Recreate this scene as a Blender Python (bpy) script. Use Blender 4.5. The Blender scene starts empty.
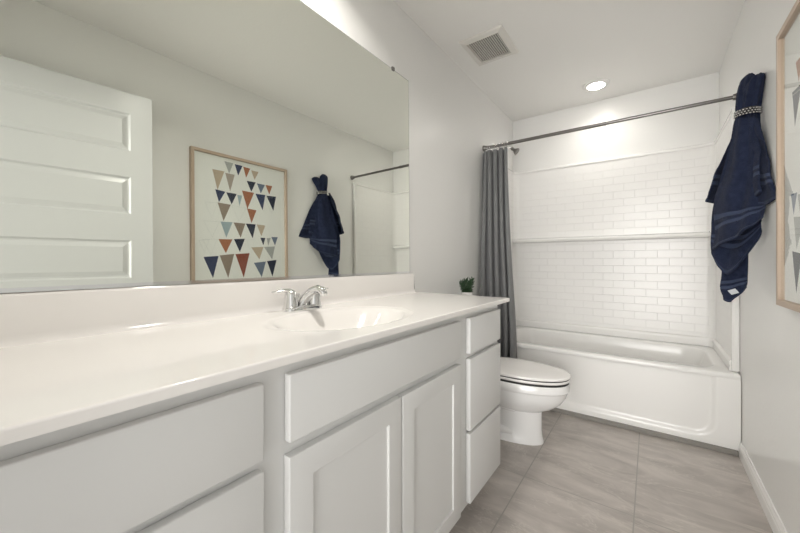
import bpy, bmesh, math, random
from mathutils import Vector, Matrix, noise
random.seed(4)
SC = bpy.context.scene
COL = SC.collection
PI = math.pi
# ---------------------------------------------------------------- measures (metres)
W, YB, H = 1.524, 3.437, 2.487          # room width, back wall, ceiling height
Y0 = -0.07                               # wall with the doorway, just behind the camera
YT = 2.652                               # front of the tub
# ---------------------------------------------------------------- camera
cam = bpy.data.cameras.new('camera'); co = bpy.data.objects.new('camera', cam); COL.objects.link(co)
co.location = (1.1168, 0.0, 1.0857); co.rotation_euler = (PI / 2, 0, 0.6331)
cam.sensor_width = 36; cam.lens = 341.9 * 36 / 800; cam.shift_y = -(266.5 - 261.2) / 800
cam.clip_start = 0.02
SC.camera = co
# ---------------------------------------------------------------- world, light levels, exposure
world = bpy.data.worlds.new('world'); SC.world = world; world.use_nodes = True
# daylight from the room beyond the doorway: an even glow, plus an added lobe straight behind the camera (-y) to light the far end
WORLD_BASE, WORLD_LOBE = 1.05, 10.8
_n = world.node_tree.nodes; _l = world.node_tree.links; _b = _n['Background']
_tc = _n.new('ShaderNodeTexCoord'); _nm = _n.new('ShaderNodeVectorMath'); _nm.operation = 'NORMALIZE'
_dt = _n.new('ShaderNodeVectorMath'); _dt.operation = 'DOT_PRODUCT'; _dt.inputs[1].default_value = (0.0, -0.998, -0.05)
_mr = _n.new('ShaderNodeMapRange'); _mr.interpolation_type = 'SMOOTHERSTEP'
_mr.inputs['From Min'].default_value = 0.83; _mr.inputs['From Max'].default_value = 0.99
_mr.inputs['To Min'].default_value = WORLD_BASE; _mr.inputs['To Max'].default_value = WORLD_LOBE
_l.new(_tc.outputs['Generated'], _nm.inputs[0]); _l.new(_nm.outputs[0], _dt.inputs[0]); _l.new(_dt.outputs['Value'], _mr.inputs['Value'])
_l.new(_mr.outputs[0], _b.inputs['Strength']); _b.inputs['Color'].default_value = (1.0, 0.985, 0.955, 1)
CAN_POWER = 1.7       # recessed ceiling light over the tub
NEAR_CAN_POWER = 7.2  # the same fitting above the vanity basin
SC.view_settings.view_transform = 'Standard'; SC.view_settings.look = 'None'
SC.view_settings.gamma = 1.0; SC.view_settings.use_curve_mapping = False
SC.view_settings.exposure = 0.12

# ---------------------------------------------------------------- materials
def mat(name, col, rough=0.5, metal=0.0, coat=0.0, bump=None, spec=0.5, vary=None, sheen=0.0):
    m = bpy.data.materials.new(name); m.use_nodes = True
    nt = m.node_tree; b = nt.nodes['Principled BSDF']
    b.inputs['Base Color'].default_value = (*col, 1); b.inputs['Roughness'].default_value = rough
    b.inputs['Metallic'].default_value = metal; b.inputs['Coat Weight'].default_value = coat
    b.inputs['Coat Roughness'].default_value = 0.04
    b.inputs['Specular IOR Level'].default_value = spec
    if sheen: b.inputs['Sheen Weight'].default_value = sheen; b.inputs['Sheen Roughness'].default_value = 0.4
    tc = nt.nodes.new('ShaderNodeTexCoord')
    if vary:                                    # (noise scale, second colour, detail)
        n = nt.nodes.new('ShaderNodeTexNoise'); n.inputs['Scale'].default_value = vary[0]; n.inputs['Detail'].default_value = 6
        mx = nt.nodes.new('ShaderNodeMix'); mx.data_type = 'RGBA'
        mx.inputs[6].default_value = (*col, 1); mx.inputs[7].default_value = (*vary[1], 1)
        nt.links.new(tc.outputs['Object'], n.inputs['Vector']); nt.links.new(n.outputs['Fac'], mx.inputs[0])
        nt.links.new(mx.outputs[2], b.inputs['Base Color'])
    if bump:                                    # (scale, strength, distance)
        n = nt.nodes.new('ShaderNodeTexNoise'); n.inputs['Scale'].default_value = bump[0]; n.inputs['Detail'].default_value = 3
        bp = nt.nodes.new('ShaderNodeBump'); bp.inputs['Strength'].default_value = bump[1]; bp.inputs['Distance'].default_value = bump[2]
        nt.links.new(tc.outputs['Object'], n.inputs['Vector']); nt.links.new(n.outputs['Fac'], bp.inputs['Height'])
        nt.links.new(bp.outputs['Normal'], b.inputs['Normal'])
    return m

M = {}
M['wall'] = mat('wall_paint', (0.845, 0.84, 0.82), 0.30, bump=(55, 0.22, 0.002))
M['ceil'] = mat('ceiling_paint', (0.90, 0.89, 0.865), 0.6, bump=(60, 0.3, 0.002))
M['trim'] = mat('trim_paint', (0.90, 0.89, 0.87), 0.3)
M['cab'] = mat('cabinet_paint', (0.73, 0.73, 0.72), 0.38)
M['cabin'] = mat('cabinet_inside', (0.45, 0.44, 0.42), 0.6)
M['marble'] = mat('cultured_marble', (0.87, 0.84, 0.81), 0.09, vary=(3.0, (0.885, 0.86, 0.83)))
M['acryl'] = mat('tub_acrylic', (0.86, 0.85, 0.83), 0.18)
M['ceramic'] = mat('vitreous_china', (0.87, 0.865, 0.86), 0.06)
M['seat'] = mat('toilet_seat_plastic', (0.88, 0.86, 0.84), 0.16)
M['gapdark'] = mat('gap_shade_and_core', (0.03, 0.03, 0.03), 0.6)  # black put in as shade in the toilet seat gaps; also the towel band core
M['chrome'] = mat('chrome', (0.80, 0.80, 0.80), 0.06, metal=1.0)
M['nickel'] = mat('brushed_nickel', (0.20, 0.19, 0.18), 0.28, metal=1.0)
M['wood'] = mat('pale_oak', (0.54, 0.43, 0.34), 0.45, vary=(9, (0.46, 0.35, 0.265)))
M['paper'] = mat('print_paper', (0.86, 0.86, 0.84), 0.6)
M['label'] = mat('label_cloth', (0.55, 0.57, 0.6), 0.7)
M['vent'] = mat('vent_plastic', (0.74, 0.72, 0.68), 0.4)
M['dark'] = mat('vent_shade', (0.20, 0.18, 0.165), 0.8)  # dark tone put in as the shade behind the vent louvres
M['leaf'] = mat('succulent_leaf', (0.018, 0.050, 0.022), 0.4, vary=(60, (0.05, 0.105, 0.045)))
M['soil'] = mat('soil', (0.03, 0.022, 0.015), 0.9)
M['pot'] = mat('pot_ceramic', (0.78, 0.77, 0.75), 0.25)
M['tubstrip'] = mat('grey_strip', (0.25, 0.235, 0.215), 0.55)
M['doorp'] = mat('door_paint', (0.60, 0.605, 0.60), 0.28)
M['bright'] = mat('metal_beads', (0.42, 0.415, 0.41), 0.25, metal=1.0)
TRI = {'lgrey': (0.42, 0.43, 0.42), 'navy': (0.022, 0.035, 0.10), 'rust': (0.38, 0.14, 0.065), 'tan': (0.52, 0.42, 0.32),
       'taupe2': (0.42, 0.36, 0.31), 'taupe': (0.30, 0.235, 0.185), 'black': (0.012, 0.018, 0.045), 'slate': (0.14, 0.18, 0.26),
       'pale': (0.36, 0.45, 0.49), 'rust2': (0.26, 0.065, 0.035), 'line': (0.62, 0.64, 0.62)}
for k, c in TRI.items(): M['tri_' + k] = mat('print_' + k, c, 0.6)

def mirror_mat():
    m = bpy.data.materials.new('mirror_silver'); m.use_nodes = True; nt = m.node_tree; nt.nodes.clear()
    o = nt.nodes.new('ShaderNodeOutputMaterial'); g = nt.nodes.new('ShaderNodeBsdfGlossy')
    g.inputs['Color'].default_value = (0.88, 0.90, 0.84, 1); g.inputs['Roughness'].default_value = 0.0
    nt.links.new(g.outputs[0], o.inputs[0]); return m
M['mirror'] = mirror_mat()
M['medge'] = mat('mirror_edge', (0.20, 0.24, 0.22), 0.15)

def glass_mat():
    m = bpy.data.materials.new('picture_glass'); m.use_nodes = True; nt = m.node_tree; nt.nodes.clear()
    o = nt.nodes.new('ShaderNodeOutputMaterial'); g = nt.nodes.new('ShaderNodeBsdfGlossy'); t = nt.nodes.new('ShaderNodeBsdfTransparent')
    g.inputs['Roughness'].default_value = 0.0
    f0 = nt.nodes.new('ShaderNodeFresnel'); f0.inputs[0].default_value = 1.5; gm = nt.nodes.new('ShaderNodeNewGeometry'); f = nt.nodes.new('ShaderNodeMix'); f.data_type = 'FLOAT'; f.inputs[3].default_value = 0.0
    nt.links.new(gm.outputs['Backfacing'], f.inputs[0]); nt.links.new(f0.outputs[0], f.inputs[2]); mx = nt.nodes.new('ShaderNodeMixShader')
    t.inputs[0].default_value = (0.99, 0.995, 0.99, 1)
    nt.links.new(f.outputs[0], mx.inputs[0]); nt.links.new(t.outputs[0], mx.inputs[1]); nt.links.new(g.outputs[0], mx.inputs[2])
    nt.links.new(mx.outputs[0], o.inputs[0]); return m
M['glass'] = glass_mat()

def emit(name, col, s):
    m = bpy.data.materials.new(name); m.use_nodes = True; b = m.node_tree.nodes['Principled BSDF']
    b.inputs['Base Color'].default_value = (0.8, 0.8, 0.8, 1)
    b.inputs['Emission Color'].default_value = (*col, 1); b.inputs['Emission Strength'].default_value = s; return m
M['lamp'] = emit('lamp_lens', (1.0, 0.95, 0.88), 36.0)
M['globe'] = emit('globe_glass', (1.0, 0.93, 0.84), 4.0)

def floor_mat():
    m = bpy.data.materials.new('stone_floor_tile'); m.use_nodes = True; nt = m.node_tree; b = nt.nodes['Principled BSDF']
    N = nt.nodes.new; L = nt.links.new
    tc = N('ShaderNodeTexCoord')
    mp = N('ShaderNodeMapping'); mp.inputs['Location'].default_value = (-0.602, -1.762, 0)
    br = N('ShaderNodeTexBrick'); br.offset = 0.0; br.squash = 1.0
    br.inputs['Scale'].default_value = 1.0; br.inputs['Brick Width'].default_value = 0.457; br.inputs['Row Height'].default_value = 0.92
    br.inputs['Mortar Size'].default_value = 0.003; br.inputs['Mortar Smooth'].default_value = 0.2
    L(tc.outputs['Object'], mp.inputs[0]); L(mp.outputs[0], br.inputs['Vector'])
    # veins and clouding
    mp2 = N('ShaderNodeMapping'); mp2.inputs['Rotation'].default_value = (0, 0, 0.55); mp2.inputs['Scale'].default_value = (2.2, 6.5, 1)
    n1 = N('ShaderNodeTexNoise'); n1.inputs['Scale'].default_value = 1.3; n1.inputs['Detail'].default_value = 9; n1.inputs['Roughness'].default_value = 0.62; n1.inputs['Distortion'].default_value = 0.9
    L(tc.outputs['Object'], mp2.inputs[0]); L(mp2.outputs[0], n1.inputs['Vector'])
    r1 = N('ShaderNodeValToRGB'); r1.color_ramp.elements[0].position = 0.3; r1.color_ramp.elements[1].position = 0.72
    r1.color_ramp.elements[0].color = (0.38, 0.345, 0.32, 1); r1.color_ramp.elements[1].color = (0.61, 0.56, 0.52, 1)
    L(n1.outputs['Fac'], r1.inputs[0])
    n2 = N('ShaderNodeTexNoise'); n2.inputs['Scale'].default_value = 1.0; n2.inputs['Roughness'].default_value = 0.7; n2.inputs['Detail'].default_value = 5; n2.inputs['Distortion'].default_value = 0.7
    L(mp2.outputs[0], n2.inputs['Vector'])
    r2 = N('ShaderNodeValToRGB'); e = r2.color_ramp.elements; e[0].position = 0.485; e[0].color = (0, 0, 0, 1); e[1].position = 0.5; e[1].color = (1, 1, 1, 1)
    e2 = r2.color_ramp.elements.new(0.515); e2.color = (0, 0, 0, 1)
    L(n2.outputs['Fac'], r2.inputs[0])
    mv = N('ShaderNodeMix'); mv.data_type = 'RGBA'; mv.inputs[7].default_value = (0.62, 0.58, 0.53, 1)
    ml = N('ShaderNodeMath'); ml.operation = 'MULTIPLY'; ml.inputs[1].default_value = 0.6
    L(r2.outputs[0], ml.inputs[0]); L(ml.outputs[0], mv.inputs[0]); L(r1.outputs[0], mv.inputs[6])
    mg = N('ShaderNodeMix'); mg.data_type = 'RGBA'; mg.inputs[7].default_value = (0.36, 0.34, 0.31, 1)
    L(br.outputs['Fac'], mg.inputs[0]); L(mv.outputs[2], mg.inputs[6]); L(mg.outputs[2], b.inputs['Base Color'])
    b.inputs['Roughness'].default_value = 0.36
    bp = N('ShaderNodeBump'); bp.inputs['Strength'].default_value = 0.5; bp.inputs['Distance'].default_value = 0.001; bp.invert = True
    L(br.outputs['Fac'], bp.inputs['Height']); L(bp.outputs['Normal'], b.inputs['Normal'])
    return m
M['floor'] = floor_mat()

def surround_mat():
    m = mat('surround_acrylic', (0.86, 0.85, 0.83), 0.22, spec=0.4); nt = m.node_tree; b = nt.nodes['Principled BSDF']
    N = nt.nodes.new; L = nt.links.new
    uv = N('ShaderNodeUVMap')
    br = N('ShaderNodeTexBrick'); br.offset = 0.5
    br.inputs['Scale'].default_value = 1.0; br.inputs['Brick Width'].default_value = 0.150; br.inputs['Row Height'].default_value = 0.0625
    br.inputs['Mortar Size'].default_value = 0.0017; br.inputs['Mortar Smooth'].default_value = 0.8
    L(uv.outputs[0], br.inputs['Vector'])
    bp = N('ShaderNodeBump'); bp.inputs['Strength'].default_value = 0.7; bp.inputs['Distance'].default_value = 0.0022; bp.invert = True
    L(br.outputs['Fac'], bp.inputs['Height']); L(bp.outputs['Normal'], b.inputs['Normal'])
    return m
M['tile'] = surround_mat()

def cloth_mat(name, c1, c2, scale, bump, stripes=False, rough=0.95, sheen=0.3):
    m = mat(name, c1, rough, vary=(scale * 0.2, c2), sheen=sheen, spec=0.1); nt = m.node_tree; b = nt.nodes['Principled BSDF']
    N = nt.nodes.new; L = nt.links.new
    tc = N('ShaderNodeTexCoord'); n = N('ShaderNodeTexNoise'); n.inputs['Scale'].default_value = scale; n.inputs['Detail'].default_value = 2
    L(tc.outputs['Object'], n.inputs['Vector'])
    h = n.outputs['Fac']
    if stripes:
        uv = N('ShaderNodeUVMap'); sp = N('ShaderNodeSeparateXYZ'); L(uv.outputs[0], sp.inputs[0])
        r = N('ShaderNodeValToRGB'); r.color_ramp.interpolation = 'LINEAR'; e = r.color_ramp.elements
        e[0].position = 0.0; e[0].color = (1, 1, 1, 1); e[1].position = 1.0; e[1].color = (1, 1, 1, 1)
        for p_, v in ((0.695, 1), (0.70, 0), (0.735, 0), (0.74, 1), (0.765, 1), (0.77, 0), (0.805, 0), (0.81, 1), (0.965, 1), (0.97, 0)):
            x = e.new(p_); x.color = (v, v, v, 1)
        L(sp.outputs[1], r.inputs[0])
        mlt = N('ShaderNodeMath'); mlt.operation = 'MULTIPLY'; L(h, mlt.inputs[0]); L(r.outputs[0], mlt.inputs[1])
        ad = N('ShaderNodeMath'); ad.operation = 'ADD'; L(mlt.outputs[0], ad.inputs[0]); L(r.outputs[0], ad.inputs[1]); h = ad.outputs[0]
        hm = N('ShaderNodeMix'); hm.data_type = 'RGBA'; hm.inputs[6].default_value = (c2[0] * 1.5, c2[1] * 1.5, c2[2] * 1.35, 1)
        src = b.inputs['Base Color'].links[0].from_socket; L(r.outputs[0], hm.inputs[0]); L(src, hm.inputs[7]); L(hm.outputs[2], b.inputs['Base Color'])
    bp = N('ShaderNodeBump'); bp.inputs['Strength'].default_value = 1.0; bp.inputs['Distance'].default_value = bump
    L(h, bp.inputs['Height']); L(bp.outputs['Normal'], b.inputs['Normal'])
    return m
M['towel'] = cloth_mat('navy_terry', (0.008, 0.012, 0.030), (0.032, 0.041, 0.080), 220, 0.006, stripes=True, sheen=0.04)
M['curtain'] = cloth_mat('charcoal_cotton', (0.19, 0.192, 0.195), (0.24, 0.242, 0.245), 700, 0.0005, sheen=0.15)

# ---------------------------------------------------------------- builders
def obj(name, bm, m, parent=None, smooth=False, kind=None, label=None, loc=None):
    bmesh.ops.recalc_face_normals(bm, faces=bm.faces)
    me = bpy.data.meshes.new(name); bm.to_mesh(me); bm.free()
    for x in (m if isinstance(m, (list, tuple)) else [m]): me.materials.append(x)
    if smooth:
        for p_ in me.polygons: p_.use_smooth = True
        if smooth != 'all':
            me.set_sharp_from_angle(angle=math.radians(smooth if smooth is not True else 38))
    o = bpy.data.objects.new(name, me); COL.objects.link(o)
    if parent:
        o.parent = parent; o.matrix_parent_inverse = Matrix.Translation(parent.location).inverted() if parent.rotation_euler.z == 0 else parent.matrix_basis.inverted()
    if kind: o['kind'] = kind
    if label: o['label'] = label
    return o

def thing(name, label, cat, loc, group=None):
    o = bpy.data.objects.new(name, None); COL.objects.link(o); o.location = loc; o.empty_display_size = 0.05
    o['label'] = label; o['category'] = cat
    if group: o['group'] = group
    return o

def tag(o, label, cat, group=None):
    o['label'] = label; o['category'] = cat
    if group: o['group'] = group
    return o

def box(bm, x0, x1, y0, y1, z0, z1, bev=0.0, seg=2, mi=0):
    vs = [bm.verts.new((x, y, z)) for x in (x0, x1) for y in (y0, y1) for z in (z0, z1)]
    F = [bm.faces.new([vs[i] for i in f]) for f in ((0, 1, 3, 2), (4, 6, 7, 5), (0, 4, 5, 1), (2, 3, 7, 6), (0, 2, 6, 4), (1, 5, 7, 3))]
    if bev:
        es = list({e for f in F for e in f.edges})
        r = bmesh.ops.bevel(bm, geom=es, offset=bev, segments=seg, profile=0.5, affect='EDGES')
        F = r['faces']
    for f in F: f.material_index = mi
    return bm

def NB(): return bmesh.new()
def bx(*a, **k): return box(NB(), *a, **k)

def loft(bm, rings, cap0=True, cap1=True, closed=True):
    R = [[bm.verts.new(p_) for p_ in r] for r in rings]; n = len(R[0])
    for a, b in zip(R, R[1:]):
        for i in range(n if closed else n - 1):
            j = (i + 1) % n; bm.faces.new((a[i], a[j], b[j], b[i]))
    if cap0: bm.faces.new(R[0])
    if cap1: bm.faces.new(list(reversed(R[-1])))
    return bm

def circ(c, r, n=32, ax='z', ry=None):
    ry = ry or r; out = []
    for i in range(n):
        a = 2 * PI * i / n; u, v = r * math.cos(a), ry * math.sin(a)
        out.append((c[0] + u, c[1] + v, c[2]) if ax == 'z' else (c[0], c[1] + u, c[2] + v) if ax == 'x' else (c[0] + u, c[1], c[2] + v))
    return out

def lathe(bm, c, prof, n=32, ax='z'):
    # prof: list of (radius, offset along axis)
    rings = []
    for r, h in prof:
        d = {'z': (0, 0, h), 'x': (h, 0, 0), 'y': (0, h, 0)}[ax]
        rings.append(circ((c[0] + d[0], c[1] + d[1], c[2] + d[2]), max(r, 1e-4), n, ax))
    return loft(bm, rings)

def tube(bm, pts, rad, n=12):
    pts = [Vector(p_) for p_ in pts]; rings = []
    for i, p_ in enumerate(pts):
        t = (pts[min(i + 1, len(pts) - 1)] - pts[max(i - 1, 0)]).normalized()
        up = Vector((0, 0, 1)) if abs(t.z) < 0.9 else Vector((1, 0, 0))
        s = t.cross(up).normalized(); u = s.cross(t)
        r = rad[i] if isinstance(rad, (list, tuple)) else rad
        ra, rb = r if isinstance(r, tuple) else (r, r)
        rings.append([p_ + s * ra * math.cos(2 * PI * k / n) + u * rb * math.sin(2 * PI * k / n) for k in range(n)])
    return loft(bm, rings)

def torus(bm, c, R, r, ax='y', n=24, k=8):
    rings = []
    for i in range(n):
        a = 2 * PI * i / n; ring = []
        for j in range(k):
            b = 2 * PI * j / k; q = R + r * math.cos(b); w = r * math.sin(b)
            P = {'y': (q * math.cos(a), w, q * math.sin(a)), 'x': (w, q * math.cos(a), q * math.sin(a)), 'z': (q * math.cos(a), q * math.sin(a), w)}[ax]
            ring.append(Vector(c) + Vector(P))
        rings.append(ring)
    V = [[bm.verts.new(p_) for p_ in r_] for r_ in rings]
    for i in range(n):
        for j in range(k):
            bm.faces.new((V[i][j], V[(i + 1) % n][j], V[(i + 1) % n][(j + 1) % k], V[i][(j + 1) % k]))
    return bm

def ss(x): x = min(1, max(0, x)); return x * x * (3 - 2 * x)

# ================================================================= STRUCTURE
HY = -1.35   # a little of the hall floor beyond the doorway
obj('floor', bx(-0.12, W + 0.12, HY, YB + 0.12, -0.1, 0), M['floor'], kind='structure')
obj('ceiling', bx(-0.12, W + 0.12, Y0 - 0.12, YB + 0.12, H, H + 0.1), M['ceil'], kind='structure')
obj('wall_left', bx(-0.12, 0, Y0 - 0.12, YB + 0.12, 0, H), M['wall'], kind='structure')
obj('wall_right', bx(W, W + 0.12, Y0 - 0.12, YB + 0.12, 0, H), M['wall'], kind='structure')
obj('wall_back', bx(0, W, YB, YB + 0.12, 0, H), M['wall'], kind='structure')
bm = NB(); box(bm, 0, 0.60, Y0 - 0.12, Y0, 0, H); box(bm, 0.60, 1.455, Y0 - 0.12, Y0, 2.12, H); box(bm, 1.455, W, Y0 - 0.12, Y0, 0, H)
obj('wall_near', bm, M['wall'], kind='structure')
bm = NB(); box(bm, 0.60, 0.618, Y0 - 0.125, Y0 + 0.003, 0, 2.12); box(bm, 1.440, 1.455, Y0 - 0.125, Y0 + 0.003, 0, 2.12); box(bm, 0.60, 1.455, Y0 - 0.125, Y0 + 0.003, 2.105, 2.12)
obj('trim_1', bm, M['trim'], kind='structure')

def baseboard(name, x0, x1, y0, y1, side):
    # moulded skirting, profile along y
    prof = [(0, 0), (0.013, 0), (0.013, 0.052), (0.011, 0.058), (0.011, 0.066), (0.007, 0.074), (0.005, 0.083), (0, 0.083)]
    s = 1 if side == 'left' else -1; xb = 0 if side == 'left' else W
    bm = NB(); loft(bm, [[(xb + s * a, y, z) for a, z in prof] for y in (y0, y1)])
    obj(name, bm, M['trim'], kind='structure')
baseboard('baseboard_right', 0, 0, Y0, YT - 0.002, 'right')
baseboard('baseboard_left', 0, 0, 1.64, YT - 0.002, 'left')
obj('tub_strip', bx(0.014, W - 0.014, YT - 0.012, YT + 0.02, 0, 0.028, bev=0.004), M['tubstrip'], kind='structure')  # dark grey strip along the foot of the tub apron

# ================================================================= TUB
def rrect(x0, x1, y0, y1, r, z, n=8):
    out = []
    for cx, cy, a0 in ((x1 - r, y1 - r, 0), (x0 + r, y1 - r, PI / 2), (x0 + r, y0 + r, PI), (x1 - r, y0 + r, 1.5 * PI)):
        for i in range(n + 1):
            a = a0 + PI / 2 * i / n; out.append((cx + r * math.cos(a), cy + r * math.sin(a), z))
    return out
TX0, TX1, TY0, TY1, TZ = 0.003, W - 0.003, YT, YB - 0.003, 0.452
tub = thing('bathtub', 'white alcove bathtub with smooth apron filling the end of the room', 'bathtub', (W / 2, (TY0 + TY1) / 2, 0))
bm = NB()
rings = [rrect(TX0, TX1, TY0 + 0.004, TY1, 0.004, TZ - 0.030), rrect(TX0, TX1, TY0, TY1, 0.006, TZ - 0.022), rrect(TX0, TX1, TY0, TY1, 0.006, TZ - 0.008),
         rrect(TX0 + 0.003, TX1 - 0.003, TY0 + 0.003, TY1 - 0.003, 0.008, TZ - 0.002), rrect(TX0 + 0.008, TX1 - 0.008, TY0 + 0.009, TY1 - 0.008, 0.01, TZ),
         rrect(0.10, W - 0.085, TY0 + 0.075, TY1 - 0.10, 0.13, TZ),
         rrect(0.106, W - 0.092, TY0 + 0.081, TY1 - 0.106, 0.13, TZ - 0.003), rrect(0.111, W - 0.099, TY0 + 0.086, TY1 - 0.111, 0.13, TZ - 0.012),
         rrect(0.118, W - 0.115, TY0 + 0.094, TY1 - 0.118, 0.13, TZ - 0.07), rrect(0.14, W - 0.17, TY0 + 0.11, TY1 - 0.135, 0.13, TZ - 0.22),
         rrect(0.17, W - 0.24, TY0 + 0.13, TY1 - 0.155, 0.12, TZ - 0.30), rrect(0.22, W - 0.31, TY0 + 0.17, TY1 - 0.20, 0.10, TZ - 0.325),
         rrect(0.30, W - 0.40, TY0 + 0.24, TY1 - 0.27, 0.05, TZ - 0.33)]
loft(bm, rings, cap0=False)
obj('basin', bm, M['acryl'], tub, smooth=50)
# apron: heightfield in x,z with a shallow embossed panel
bm = NB(); nx, nz = 150, 44; G = []
for j in range(nz + 1):
    z = 0.012 + (TZ - 0.03 - 0.012) * j / nz; row = []
    for i in range(nx + 1):
        x = TX0 + (TX1 - TX0) * i / nx
        dx = abs(x - W / 2) - (W / 2 - 0.115); dz = abs(z - 0.40) - 0.325
        d = math.hypot(max(dx + 0.09, 0), max(dz + 0.09, 0)) - 0.09 if (dx > -0.09 and dz > -0.09) else max(dx, dz)
        inset = 0.013 * ss(0.5 - d / 0.03)
        row.append(bm.verts.new((x, TY0 + 0.002 + inset + 0.004 * (1 - z / 0.45), z)))
    G.append(row)
for j in range(nz):
    for i in range(nx): bm.faces.new((G[j][i], G[j][i + 1], G[j + 1][i + 1], G[j + 1][i]))
back = [bm.verts.new((x, TY0 + 0.05, z)) for x, z in ((TX0, 0.012), (TX1, 0.012), (TX1, TZ - 0.03), (TX0, TZ - 0.03))]
bm.faces.new(back)
bm.faces.new([G[0][i] for i in range(nx + 1)] + [back[1], back[0]]); bm.faces.new([G[nz][i] for i in range(nx, -1, -1)] + [back[3], back[2]])
bm.faces.new([G[j][0] for j in range(nz, -1, -1)] + [back[0], back[3]]); bm.faces.new([G[j][nx] for j in range(nz + 1)] + [back[2], back[1]])
obj('apron', bm, M['acryl'], tub, smooth=60)
bm = NB(); lathe(bm, (0.135, 3.03, 0.33), [(0.036, 0), (0.036, 0.008), (0.03, 0.012), (0, 0.012)], ax='x')
obj('overflow_plate', bm, M['chrome'], tub, smooth=True, label='round chrome overflow plate')

# ================================================================= SURROUND
SY0, SZ0, SZ1, TH, RR = 2.717, 0.505, 1.966, 0.028, 0.055
sur = thing('shower_surround', 'glossy white moulded subway tile surround above the bathtub', 'shower surround', (W / 2, YB - 0.02, TZ))
def upath(off, n=8):
    # U path along the inner face, offset outwards by off; returns points with arc length
    x0, x1, y1 = TH, W - TH, YB - TH; pts = [(x0, SY0)]
    for cx, cy, a0, sgn in ((x0 + RR, y1 - RR, PI, -1), (x1 - RR, y1 - RR, PI / 2, -1)):
        for i in range(n + 1):
            a = a0 + sgn * PI / 2 * i / n; pts.append((cx + RR * math.cos(a), cy + RR * math.sin(a)))
    pts.append((x1, SY0)); s = 0; out = []
    for i, q in enumerate(pts):
        if i: s += math.hypot(q[0] - pts[i - 1][0], q[1] - pts[i - 1][1])
        a = pts[max(i - 1, 0)]; b = pts[min(i + 1, len(pts) - 1)]; t = Vector((b[0] - a[0], b[1] - a[1])).normalized()
        nrm = Vector((-t.y, t.x))       # points to the walls
        out.append((q[0] + nrm.x * off, q[1] + nrm.y * off, s))
    return out
def sweep(prof, uvw=True):
    # prof: (offset to wall, z)
    bm = NB(); uvl = bm.loops.layers.uv.new('UVMap')
    rows = []
    for off, z in prof: rows.append([(bm.verts.new((x, y, z)), s, z) for x, y, s in upath(off)])
    for a, b in zip(rows, rows[1:]):
        for i in range(len(a) - 1):
            q = (a[i], a[i + 1], b[i + 1], b[i]); f = bm.faces.new([v[0] for v in q])
            for lp, v in zip(f.loops, q): lp[uvl].uv = (v[1], v[2] - 1.30)
    for e_ in (0, -1): bm.faces.new([r[e_][0] for r in rows])
    for i in range(len(rows[0]) - 1):
        a, b = rows[0], rows[-1]; bm.faces.new((a[i][0], b[i][0], b[i + 1][0], a[i + 1][0]))
    return bm
bm = sweep([(0.022, SZ0 + 0.01), (0.0, SZ0 + 0.015), (0.0, SZ1 - 0.028), (0.022, SZ1 - 0.028)])
obj('tile_panel', bm, M['tile'], sur, smooth=30)
P_top = [(0.0245, SZ1 - 0.028), (-0.001, SZ1 - 0.028), (-0.005, SZ1 - 0.024), (-0.006, SZ1 - 0.016), (-0.003, SZ1 - 0.004), (0.004, SZ1), (0.0245, SZ1)]
obj('top_border', sweep(P_top), M['acryl'], sur, smooth=50)
P_bot = [(0.0245, TZ + 0.002), (-0.014, TZ + 0.002), (-0.016, TZ + 0.008), (-0.012, TZ + 0.03), (-0.016, SZ0 - 0.008), (-0.015, SZ0 + 0.002), (-0.008, SZ0 + 0.010), (0.0, SZ0 + 0.015), (0.0245, SZ0 + 0.015)]
obj('bottom_border', sweep(P_bot), M['acryl'], sur, smooth=50)
for xa, xb in ((0.0005, TH + 0.006), (W - TH - 0.006, W - 0.0005)):
    obj('front_border', bx(xa, xb, SY0 - 0.022, SY0 + 0.012, TZ + 0.002, SZ1 + 0.001, bev=0.009, seg=4), M['acryl'], sur, smooth=True)
# ledge
bm = NB(); pr = [(YB - TH + 0.004, 1.262), (YB - TH - 0.058, 1.262), (YB - TH - 0.072, 1.268), (YB - TH - 0.078, 1.280), (YB - TH - 0.076, 1.292), (YB - TH - 0.068, 1.298), (YB - TH - 0.012, 1.301), (YB - TH + 0.004, 1.306)]
loft(bm, [[(x, y, z) for y, z in pr] for x in (TH + 0.002, 1.468)])
bmesh.ops.bevel(bm, geom=[e for e in bm.edges if all(v.co.x > 1.46 for v in e.verts)], offset=0.006, segments=3, affect='EDGES')
obj('ledge', bm, M['acryl'], sur, smooth=60)

# ================================================================= VANITY
V1 = 1.615; VY0 = Y0 + 0.004; XF = 0.517   # cabinet right end, left end, face frame front
van = thing('vanity_cabinet', 'long pale grey vanity cabinet with shaker doors and slab drawers', 'cabinet', (0.26, 0.8, 0))
bm = NB()
for ya, yb in ((V1 - 0.016, V1), (VY0, VY0 + 0.016)):      # end panels, notched for the toe space
    loft(bm, [[(x, y, z) for x, z in ((0.002, 0), (XF - 0.085, 0), (XF - 0.085, 0.10), (XF - 0.0195, 0.10), (XF - 0.0195, 0.888), (0.002, 0.888))] for y in (ya, yb)])
box(bm, 0.002, 0.012, VY0 + 0.016, V1 - 0.016, 0.1, 0.70); box(bm, 0.012, XF - 0.019, VY0 + 0.016, V1 - 0.016, 0.10, 0.116)
obj('side_panels', bm, M['cab'], van)
bm = NB()
FF = [(VY0, V1, 0.845, 0.8885), (VY0, V1, 0.10, 0.125), (VY0, VY0 + 0.03, 0.125, 0.845), (0.345, 0.432, 0.125, 0.845), (1.165, 1.275, 0.125, 0.845), (V1 - 0.03, V1, 0.125, 0.845),
      (VY0 + 0.03, 0.345, 0.685, 0.72), (0.432, 1.165, 0.685, 0.73), (1.275, V1 - 0.03, 0.685, 0.72), (VY0 + 0.03, 0.345, 0.385, 0.415), (1.275, V1 - 0.03, 0.385, 0.415)]
for a in FF: box(bm, XF - 0.019, XF, *a)
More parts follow.
